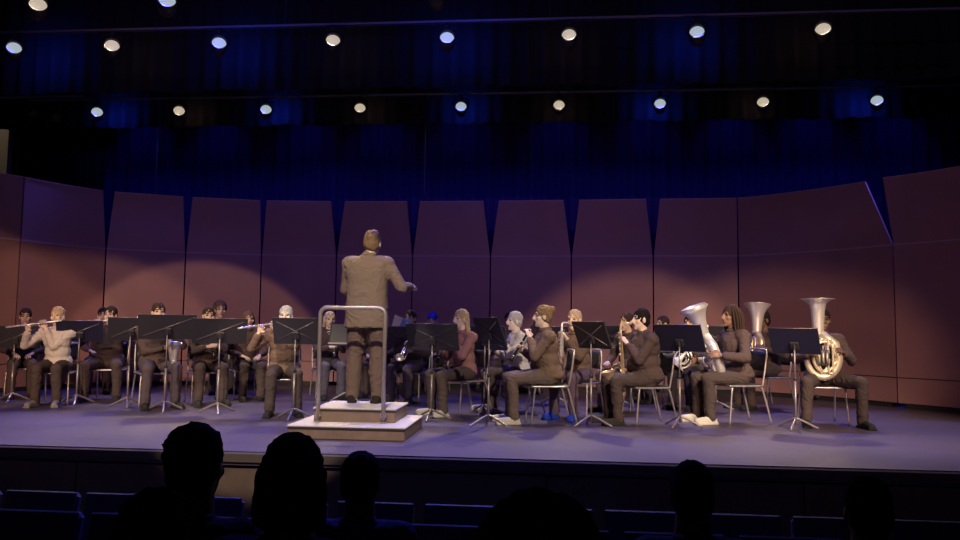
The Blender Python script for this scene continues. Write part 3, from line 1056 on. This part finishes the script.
def trumpet(label, loc, rz, sc, mouth, d):
    t = inst('trumpet', label, 'trumpet', loc, rz, sc)
    m = V(mouth); d = V(d).normalized(); s = d.cross(V((0, 0, 1))).normalized(); u = s.cross(d)
    def P(a, b, c):
        return m+d*a+s*b+u*c
    mb = MB(); mb.tube([P(0, 0, 0), P(.05, 0, 0)], [.012, .006], 10); mb.build('mouthpiece', M['silver'], t, True)
    mb = MB(); mb.tube(curve([P(.05, 0, 0), P(.36, 0, 0), P(.40, 0, -.03), P(.40, 0, -.075), P(.36, 0, -.10), P(.16, 0, -.10), P(.12, 0, -.075), P(.12, .03, -.03), P(.16, .03, 0), P(.30, .03, .0)], 4), .0065, 8); mb.build('tubing', M['silver'], t, True)
    mb = MB(); mb.lathe([(.0065, -.02), (.009, .04), (.014, .10), (.024, .15), (.042, .18), (.061, .192), (.063, .193), (.058, .190), (.038, .178), (.02, .15), (.008, .08)], P(.30, .03, 0), d, 22); mb.build('bell', M['silver'], t, True)
    for k in range(3):
        mb = MB(); mb.tube([P(.17+.028*k, .014, -.12), P(.17+.028*k, .014, .03)], .0115, 10); mb.tube([P(.17+.028*k, .014, .03), P(.17+.028*k, .014, .055)], .004, 8); mb.lathe([(0, .0), (.009, 0), (.009, .004), (0, .005)], P(.17+.028*k, .014, .053), u, 8)
        mb.build('valve', M['valve'], t, True)
    return t, (P(.16, .03, .03), P(.17, -.02, -.06))
def tuba(label, loc, rz, sc, size=1.0, m='brass', mb_bell='silver', tilt=0.0, bellx=.14, lean=0.0, bellr=.20, h=.98, yoff=-.24, z0=.55, kink=0.0, wide=1.0, xoff=0.0, late=False):
    """upright bell tuba resting on the lap; local frame of its player"""
    t = inst('tuba', label, 'tuba', loc, rz, sc)
    rot = Euler((lean, tilt, 0)).to_matrix()
    base = V((xoff, yoff, z0))
    def P(x, y, z):
        return base+rot@(V((x, y, z))*size)
    S = size
    # big outer bow: oval in the x-z plane
    def oval(cx, cz, rx, rz_, y, a0, a1, n=18):
        return [P(cx+wide*rx*math.cos(R(a0+(a1-a0)*i/n)), y, cz+rz_*math.sin(R(a0+(a1-a0)*i/n))) for i in range(n+1)]
    o1 = oval(0, .22, .165, .235, 0, 150, 385)
    o1 = [P(-.165, 0, .34)]+o1
    path = [P(-.14, 0, .44)]+oval(0, .21, .15, .23, 0, 165, 360, 16)+[P(.145, 0, .36), P(bellx, 0, .50)]
    n = len(path)
    mb = MB(); mb.tube(path, [(.028+.030*i/(n-1))*S for i in range(n)], 14); mb.build('outer_bow', M[m], t, True)
    mb = MB()
    p0 = P(bellx, 0, .48); ax = rot@V((kink, 0, 1))
    prof = [(.058, 0), (.066, .10), (.078, .22), (.098, .32), (.13, .40), (.165, .445), (bellr, .475), (bellr*1.03, .48), (bellr*.98, .475), (.155, .435), (.12, .39), (.085, .30), (.062, .18), (.05, .02)]
    if late:
        prof = [(.062, 0), (.066, .10), (.071, .22), (.078, .32), (.092, .40), (.125, .445), (bellr, .475), (bellr*1.03, .48), (bellr*.98, .475), (.115, .435), (.082, .39), (.07, .30), (.062, .18), (.05, .02)]
    f = h-.48
    mb.lathe([(r*S, z/.48*f*S) for r, z in prof], p0, ax, 30); mb.build('bell', M[mb_bell], t, True)
    # inner tubing loops
    mb = MB()
    mb.tube(oval(.01, .22, .105, .175, -.045, 0, 345, 24), .017*S, 10, closed=False)
    mb.build('inner_loop', M[m], t, True)
    mb = MB(); mb.tube(oval(.0, .23, .055, .20, -.03, 10, 350, 24), .015*S, 10)
    mb.build('inner_loop', M[m], t, True)
    mb = MB(); mb.tube(curve([P(.10, -.06, .40), P(.10, -.06, .06), P(.075, -.06, .03), P(.05, -.06, .06), P(.05, -.06, .38), P(.075, -.06, .42), P(.10, -.06, .38)], 4), .013*S, 10)
    mb.build('tuning_slide', M[m], t, True)
    mb = MB(); mb.tube(curve([P(-.12, .02, .42), P(-.05, .03, .50), P(.02, .05, .46), P(.05, .02, .30), P(.04, -.03, .10), P(-.02, -.05, .06), P(-.06, -.05, .16), P(-.06, -.05, .34)], 5), .014*S, 10); mb.build('branch_tube', M[m], t, True)
    for k in range(3):
        x = -.055+.045*k
        mb = MB(); mb.tube([P(x, -.07, .12), P(x, -.07, .30)], .020*S, 12); mb.build('valve', M['valve'], t, True)
        mb = MB(); mb.tube([P(x, -.07, .30), P(x, -.07, .345)], .006*S, 8); mb.lathe([(0, 0), (.014*S, 0), (.014*S, .006), (0, .008)], P(x, -.07, .34), rot@V((0, 0, 1)), 10); mb.build('valve_button', M['silver'], t, True)
        mb = MB(); mb.tube(curve([P(x, -.07, .26), P(x-.01, -.105, .25), P(x-.01, -.11, .18), P(x, -.085, .15)], 4), .010*S, 8); mb.build('valve_slide', M[m], t, True)
    mb = MB(); mp = P(-.05, .13, .56); mb.tube(curve([P(-.12, .02, .42), P(-.12, .05, .52), mp], 5), .009*S, 8); mb.build('leadpipe', M[m], t, True)
    mb = MB(); mb.lathe([(.006, -.05), (.008, -.02), (.018, .0), (.020, .008), (.012, .004), (.003, -.02)], mp, V((.0, 1, .25)), 14); mb.build('mouthpiece', M['silver'], t, True)
    return t, (P(-.10, -.10, .24), P(.20, -.02, .26))
def horn(label, loc, rz, sc):
    t = inst('french_horn', label, 'french horn', loc, rz, sc)
    c = V((-.03, -.30, .72))
    def ring(cx, cz, r, y, n=28, a0=0, a1=350):
        return [c+V((cx+r*math.cos(R(a0+(a1-a0)*i/n)), y, cz+r*math.sin(R(a0+(a1-a0)*i/n)))) for i in range(n+1)]
    mb = MB(); mb.tube(ring(0, 0, .145, 0), .013, 10); mb.build('outer_coil', M['silver'], t, True)
    mb = MB(); mb.tube(ring(.01, .01, .10, -.025), .010, 10); mb.tube(ring(-.01, -.01, .065, .02), .009, 10); mb.build('inner_coil', M['silver'], t, True)
    mb = MB(); mb.lathe([(.014, 0), (.022, .10), (.04, .18), (.075, .235), (.125, .27), (.15, .28), (.153, .282), (.12, .262), (.06, .22), (.03, .15), (.012, .05)], c+V((.10, -.0, .12)), V((-.62, -.25, -.74)), 28); mb.build('bell', M['silver'], t, True)
    for k in range(3):
        mb = MB(); mb.tube([c+V((-.04+.04*k, -.045, .02)), c+V((-.04+.04*k, .02, .02))], .02, 12); mb.build('valve', M['valve'], t, True)
    mb = MB(); mb.tube(curve([c+V((.10, 0, .12)), c+V((.08, .05, .22)), c+V((.03, .14, .30))], 5), .006, 8); mb.build('leadpipe', M['silver'], t, True)
    return t, (c+V((-.14, -.03, -.10)), c+V((.10, -.03, .10)))

def fwd(rz):
    return V((math.sin(R(rz)), -math.cos(R(rz)), 0))

GROUP_P = 'seated band players'
def player(label, who, fx, fy, rz, sc=1.0, ins=None, **kw):
    """fx, fy: where the feet stand"""
    p = at(fx, fy)-fwd(rz)*.46*sc
    p.z = 0
    sk_kw = {k: kw.pop(k) for k in ('lean', 'spread', 'hyaw', 'hpitch', 'build', 'feet_y', 'hands', 'poles') if k in kw}
    lean = sk_kw.get('lean', .08)
    mouth = V((0, -math.sin(lean)*.5-.035-.10, .55+math.cos(lean)*.5+.155-.065))
    palms = None; hands = sk_kw.pop('hands', None)
    lr = R(rz)
    ch = None
    if ins:
        k = ins[0]; il = ins[1]; opt = ins[2] if len(ins) > 2 else {}
        if k == 'flute':
            _, hs = flute(il, p, lr, sc, mouth); off = (V((.03, .02, -.09)), V((.03, .05, -.09)))
            sk_kw.setdefault('hyaw', -.2)
        elif k == 'clarinet':
            _, hs = clarinet(il, p, lr, sc, mouth+V((0, .01, 0)), opt.get('end', (0, -.50, .64))); off = (V((-.05, .04, -.02)), V((.05, .04, -.02)))
        elif k == 'sax':
            _, hs = sax(il, p, lr, sc, mouth+V((0, .01, 0)), **opt); off = (V((-.01, .06, 0)), V((.01, .06, 0)))
        elif k == 'trumpet':
            _, hs = trumpet(il, p, lr, sc, opt.get('mouth', mouth), opt.get('d', (0, -1, -.05))); off = (V((-.02, .06, .0)), V((.02, .06, -.02)))
        elif k == 'tuba':
            _, hs = tuba(il, p, lr, sc, **opt); off = (V((-.06, .03, .0)), V((.05, .03, 0)))
        elif k == 'horn':
            _, hs = horn(il, p, lr, sc); off = (V((-.03, .05, 0)), V((.03, .05, 0)))
        hands = tuple(h+o_ for h, o_ in zip(hs, off))
        palms = (V((1, -.4, -.2)), V((-1, -.4, -.2)))
        if k == 'flute':
            palms = (V((0, -1, .3)), V((0, -.6, .6)))
    K = skeleton('sit', hands=hands, **sk_kw)
    person(label, p, lr, K, sc=sc, palms=palms, group=GROUP_P, **kw)
    chair('black metal-legged band chair under '+who, p, lr, sc)

# --- left side of the stage
player('seated player with dark hair half hidden behind the leftmost music stand', 'the dark-haired player at the far left stand', 20, 399, 35, .97, skin_ := None, sk='tan', hair=('short', 'dark'))
player('fair flute player in a pale top leaning forward at far left', 'the fair flute player at far left', 44, 407, 18, .98,
       ('flute', 'silver flute held by the fair player in a pale top'), sk='pale', hair=('short', 'blonde'), jacket=C_WH, lean=.16, shoes=(.25, .24, .24))
player('dark-haired flute player with knees apart beside the navy music stand', 'the dark-haired flute player beside the navy stand', 99, 402, 18, 1.0,
       ('flute', 'silver flute held by the dark-haired player beside the navy stand'), sk='pale', hair=('short', 'dark'), jacket=C_JK2, spread=.2, build=1.1)
player('player in the back row with head just above the navy music stand', 'the back-row player behind the navy stand', 96, 394, 25, 1.0, None, sk='tan', hair=('short', 'black'))
player('saxophone player hidden behind the big music stand at left, bluish hair', 'the player behind the big stand at left', 161, 409, 40, 1.03,
       ('sax', 'silver saxophone glinting below the big music stand at left', dict(low=.58, side=.12, m='silver')), sk='tan', hair=('short', 'dark'), spread=.17, build=1.1, trousers=(.10, .08, .10))
player('clarinet player behind the slanted music stand left of centre', 'the clarinet player left of centre', 211, 406, 36, 1.0,
       ('clarinet', 'black clarinet below the music stand left of centre'), sk='tan', hair=('short', 'dark'), spread=.15)
player('tall back-row player whose head rises above the stand left of centre', 'the tall back-row player left of centre', 222, 394, 34, 1.10, None, sk='tan', hair=('curly', 'brown'))
player('fair-haired flute player facing the audience left of the podium', 'the fair-haired flute player left of the podium', 283, 417, 20, 1.0,
       ('flute', 'silver flute held out to the left beside the podium'), sk='pale', hair=('short', 'grey'), jacket=C_TAN, spread=.15, build=1.12)
player('player in dark clothes seated behind the fair-haired flute player', 'the player behind the fair-haired flute player', 252, 401, 36, .97, None, sk='tan', hair=('bob', 'brown'))
player('pale-faced clarinet player seated left of the conductor legs', 'the pale-faced player left of the conductor', 333, 400, 28, .98,
       ('clarinet', 'black clarinet held left of the conductor legs'), sk='pale', hair=('bob', 'blonde'), trousers=(.09, .08, .12))
player('player mostly hidden behind the conductor', 'the player hidden behind the conductor', 372, 398, 0, .98, None, sk='tan', hair=('short', 'dark'))
# --- right side
player('trumpet player with bell lowered, seated right of the podium', 'the trumpet player right of the podium', 398, 405, -12, 1.0,
       ('trumpet', 'silver trumpet lowered with its bell facing the audience', dict(mouth=(.06, -.22, .90), d=(.12, -.8, -.42))), sk='tan', hair=('short', 'dark'), trousers=(.10, .08, .11))
player('back-row player wearing a bright blue cap behind a music stand', 'the blue-capped player in the back row', 424, 396, -8, 1.0, None, sk='tan', hair=('cap', 'blue'))
player('blonde long-haired player in a mauve top facing the conductor', 'the blonde player in a mauve top', 434, 416, -48, .99,
       ('clarinet', 'black clarinet played by the blonde in a mauve top', dict(end=(0, -.44, .66))), sk='pale', hair=('long', 'blonde'), jacket=C_MAUVE, shoes=(.5, .48, .45), trousers=C_TR)
player('back-row player whose head shows right of the tilted pair of stands', 'the back-row player right of the paired stands', 499, 397, -20, 1.0, None, sk='brown', hair=('short', 'black'))
player('grey-haired clarinet player in a white blouse behind the tan-jacketed player', 'the player in a white blouse', 486, 412, -68, .98,
       ('clarinet', 'black clarinet of the player in a white blouse', dict(end=(0, -.46, .66))), sk='pale', hair=('short', 'grey'), jacket=C_WH, shoes=(.5, .48, .45))
player('clarinet player in tan jacket seen in profile facing left, pale shoes', 'the tan-jacketed player in profile', 508, 423, -80, 1.02,
       ('clarinet', 'black clarinet of the tan-jacketed player in profile', dict(end=(0, -.44, .70))), sk='pale', hair=('bun', 'sandy'), jacket=C_TAN, shoes=(.62, .58, .52), build=1.12, trousers=(.15, .11, .095))
player('back-row player whose dark head shows above the tan-jacketed player', 'the back-row player above the tan jacket', 531, 393, -25, 1.05, None, sk='brown', hair=('short', 'black'))
player('alto saxophone player in bright blue shoes facing left', 'the saxophonist in blue shoes', 562, 420, -28, 1.0,
       ('sax', 'alto saxophone held by the player in blue shoes', dict(low=.52, side=-.1, m='silver')), sk='pale', hair=('short', 'blonde'), jacket=C_TAN, lean=.2, shoes=(.02, .05, .45), trousers=(.11, .08, .12))
player('player seated behind the slanted music stand, left of the tenor sax', 'the player behind the slanted stand', 606, 413, -50, .98, None, sk='tan', hair=('short', 'dark'), trousers=(.16, .12, .10))
player('heavy tenor saxophone player with short dark hair facing left', 'the heavy tenor saxophonist', 610, 424, -72, 1.0,
       ('sax', 'brass tenor saxophone held upright by the heavy player', dict(low=.36, side=-.06, m='brass', bellr=.07)), sk='pale', hair=('short', 'black'), jacket=C_JK, build=1.32)
player('player in the row behind, head beside the heavy tenor saxophonist', 'the player behind the heavy saxophonist', 642, 403, -62, .97, None, sk='tan', hair=('short', 'dark'), trousers=(.05, .04, .05))
player('french horn player behind the black music stand at right', 'the horn player', 680, 410, -32, .98,
       ('horn', 'silver french horn glowing below the black stand at right'), sk='tan', hair=('short', 'black'), trousers=(.05, .04, .05))
player('player with long dreadlocks and pale shoes holding a bright silver tuba', 'the player with dreadlocks', 701, 423, -72, 1.05,
       ('tuba', 'bright silver tuba tilted left, held by the player with dreadlocks', dict(size=1.0, m='silver', mb_bell='silver', lean=.36, tilt=-.05, bellx=.05, bellr=.135, h=.84, yoff=-.25, z0=.52)),
       sk='brown', hair=('dreads', 'dark'), build=1.15, shoes=(.6, .57, .5))
player('tuba player facing left half hidden behind the far right stand', 'the tuba player behind the far right stand', 742, 409, -62, 1.03,
       ('tuba', 'tuba with wide upright bell left of the far right stand', dict(size=.98, m='brass', mb_bell='silver', lean=-.12, tilt=-.08, bellx=.06, bellr=.18, h=.90, yoff=-.26, z0=.55)),
       sk='dark', hair=('short', 'black'), build=1.1)
player('tuba player at far right facing the audience, knees wide apart', 'the far right tuba player facing the audience', 836, 428, -3, 1.02,
       ('tuba', 'large brass tuba with upright bell in front of the far right player', dict(size=.98, m='pale_brass', mb_bell='silver', tilt=.0, bellx=-.04, bellr=.19, h=.90, yoff=-.26, z0=.57, wide=1.18, xoff=-.07, late=True)),
       sk='dark', hair=('short', 'black'), spread=.29, build=1.1, hyaw=-.1)

# --- music stands (pixel of the foot, pixel height of the desk centre, facing)
stand('black music stand at the far left edge, palest desk', 11, 402, 337, 25, wd=.60, ribs='one')
stand('navy music stand second from the left edge', 76, 404, 331, 27, 'stand_navy', .56, tl=30, ribs='one')
stand('black music stand tucked behind the big one at left', 127, 407, 329, 30, wd=.54, hd=.35, tl=30, ribs='one')
stand('big black music stand with pale diagonal crease at left', 164, 411, 327, 25, wd=.68, hd=.36, tl=30, ribs='one')
stand('black music stand left of the standing rail, slanted desk', 217, 413, 331, 27, wd=.64, hd=.36, tl=30, ribs='one')
stand('black music stand with crossed creases just left of the podium', 293, 419, 331, 4, wd=.53)
stand('black music stand in front of the conductor', 346, 401, 335, 180, wd=.52, sheets=False)
stand('small dark music stand just right of the conductor', 398, 403, 337, -10, wd=.50)
fp = at(398, 403); fz = z_for((fp.x, fp.y), 323)
mb = MB(); mb.box((-.03, .02, fz-fp.z), (.15, .004, .20), Euler((.35, .35, 0)).to_matrix())
o = mb.build('loose_page', M['paper']); o.location = fp; tag(o, 'loose white page sticking up right of the conductor jacket', 'page')
mb = MB(); mb.box((.08, .0, fz-.03), (.14, .012, .18), Euler((.35, .5, 0)).to_matrix(), bev=.004)
o = mb.build('folder', mat('folder_blue', (.25, .40, .75), .6)); o.location = fp; tag(o, 'pale blue music folder leaning beside the loose white page', 'folder')
stand('black music stand with crossed creases right of the podium', 431, 420, 337, -6, wd=.62, hd=.34)
stand('navy music stand behind the tilted one right of centre', 484, 414, 338, -14, 'stand_navy', .56)
stand('black music stand turned edge-on right of centre', 488, 426, 331, -52, wd=.50)
stand('slanted black music stand left of the tenor saxophone', 591, 426, 335, -52, wd=.54)
stand('dark music stand behind the tan-jacketed player', 553, 404, 337, -25, wd=.50)
stand('dark music stand behind the tenor saxophone', 612, 404, 336, -25, wd=.50)
stand('plain dark music stand in front of the horn player', 680, 427, 338, -30, 'stand_navy', wd=.54, hd=.36, tl=32, ribs='none')
stand('black music stand behind the dreadlocked player', 716, 410, 337, -25, wd=.52)
stand('solid black music stand beside the far right tuba player', 796, 429, 341, -30, 'stand_navy', wd=.52, hd=.34, tl=32, ribs='none')

# --- conductor
cp = at(365, 402.5, H2+.009)
Kc = skeleton('stand', lean=.02, hands=((.0, 0, 0), (0, 0, 0)), build=1.18)
# he faces away from the audience (rz = 180), so his right hand is at image right
Kc = skeleton('stand', lean=.02, hands=((-.375, -.27, 1.15), (.16, -.34, 1.10)), build=1.1, poles=((-.55, .3, -.9), (.5, .3, -.9)), hpitch=.08)
Kc['H'] = Kc['H']+V((-.03, 0, -.025))
person('conductor in a brown suit standing on the podium, back to the audience', cp, R(178), Kc, sk='pale', hair=('short', 'sandy'), jacket=C_SUIT, trousers=(.17, .12, .10), shoes=(.03, .025, .02), sc=1.105, curl=(.9, .7), wrinkle=1.2, coat=True, palms=(V((.6, 0, -.8)), V((0, 0, -1))))

# ------------------------------------------------------------------ audience and theatre seats
def make_seat():
    t = thing('theatre_seat', '', 'theatre seat')
    rot = Matrix.Rotation(R(-12), 3, 'X')
    mb = MB(); mb.box((0, -.20, .585), (.49, .09, .55), rot, bev=.03); mb.build('seat_back', M['seat_blue'], t, False)
    mb = MB(); mb.box((0, -.255, .595), (.50, .02, .56), rot, bev=.008); mb.build('back_shell', M['seat_shell'], t)
    mb = MB(); mb.box((0, .05, .40), (.47, .44, .10), bev=.035); mb.build('seat_cushion', M['seat_blue'], t)
    for sx in (-1, 1):
        mb = MB(); mb.box((sx*.27, -.02, .62), (.05, .38, .035), bev=.012); mb.build('armrest', M['seat_shell'], t)
        mb = MB(); mb.box((sx*.27, -.06, .30), (.03, .16, .62), bev=.008); mb.box((sx*.27, -.02, .01), (.06, .30, .02)); mb.build('side_frame', M['seat_shell'], t)
    return t
SEAT = None
def seat(x, y, label, gz=None):
    global SEAT
    if SEAT is None:
        SEAT = make_seat(); t = SEAT
    else:
        t = copy_tree(SEAT)
    t.location = (x, y, house_z(y) if gz is None else gz)
    tag(t, label, 'theatre seat', 'theatre seats in the house')
    return t
ordn = ['first', 'second', 'third', 'fourth', 'fifth', 'sixth', 'seventh', 'eighth', 'ninth', 'tenth', 'eleventh', 'twelfth', 'thirteenth', 'fourteenth']
for row, yy, rl in ((0, 5.05, 'row nearest the stage'), (1, 4.15, 'second row from the stage')):
    half = 3.7-.5*row
    n = int(half*2/.57)
    for i in range(n):
        seat(-half-.25+i*.57+.1*row, yy, 'dark blue theatre seat in the %s, %s from left' % (rl, ordn[i]))
AUD = [('audience member with short curly hair seen from behind at left', 199, 421, 2.45, 'curly', 1.05, (.03, .03, .04), 1.0),
       ('audience member with large round head seen from behind left of podium', 296, 430, 2.15, 'bob', 1.06, (.025, .025, .035), 1.05),
       ('audience member in a blue jacket seen from behind below the podium', 362, 449, 3.05, 'short', .95, (.03, .04, .12), 1.0),
       ('audience member nearest the camera at lower left', 160, 484, 1.65, 'short', 1.0, (.02, .02, .025), 1.05),
       ('audience member with a big curly afro at lower centre', 539, 484, 1.45, 'afro', .95, (.02, .02, .025), 1.0),
       ('audience member with narrow head seen from behind right of centre', 691, 458, 2.75, 'short', 1.0, (.05, .05, .07), 1.0),
       ('audience member dimly seen from behind at far right', 866, 474, 2.6, 'short', .98, (.02, .02, .03), 1.0)]
for i, (lab, px, py, dep, hs, s, jc, bd) in enumerate(AUD):
    p = at_d(px, py, dep)
    K = skeleton('sit', lean=-.10, build=bd, hands=((-.15, -.28, .70), (.15, -.28, .70)))
    top = (K['H'].z+(.145 if hs != 'afro' else .19))
    gz = house_z(p.y)
    s = (p.z-gz)/top
    rz = R(180)+random.uniform(-.08, .08)
    hoff = Matrix.Rotation(rz, 3, 'Z')@(K['H']*s)
    loc = V((p.x-hoff.x, p.y-hoff.y, gz))
    person(lab, loc, rz, K, sk='dark', hair=(hs, 'black'), jacket=jc, trousers=(.03, .03, .04), sc=s, detail=False, group='audience members')
    seat(loc.x, loc.y-.03, 'dark theatre seat holding the '+lab.split(' seen')[0].split(' at ')[0], gz)
flush()
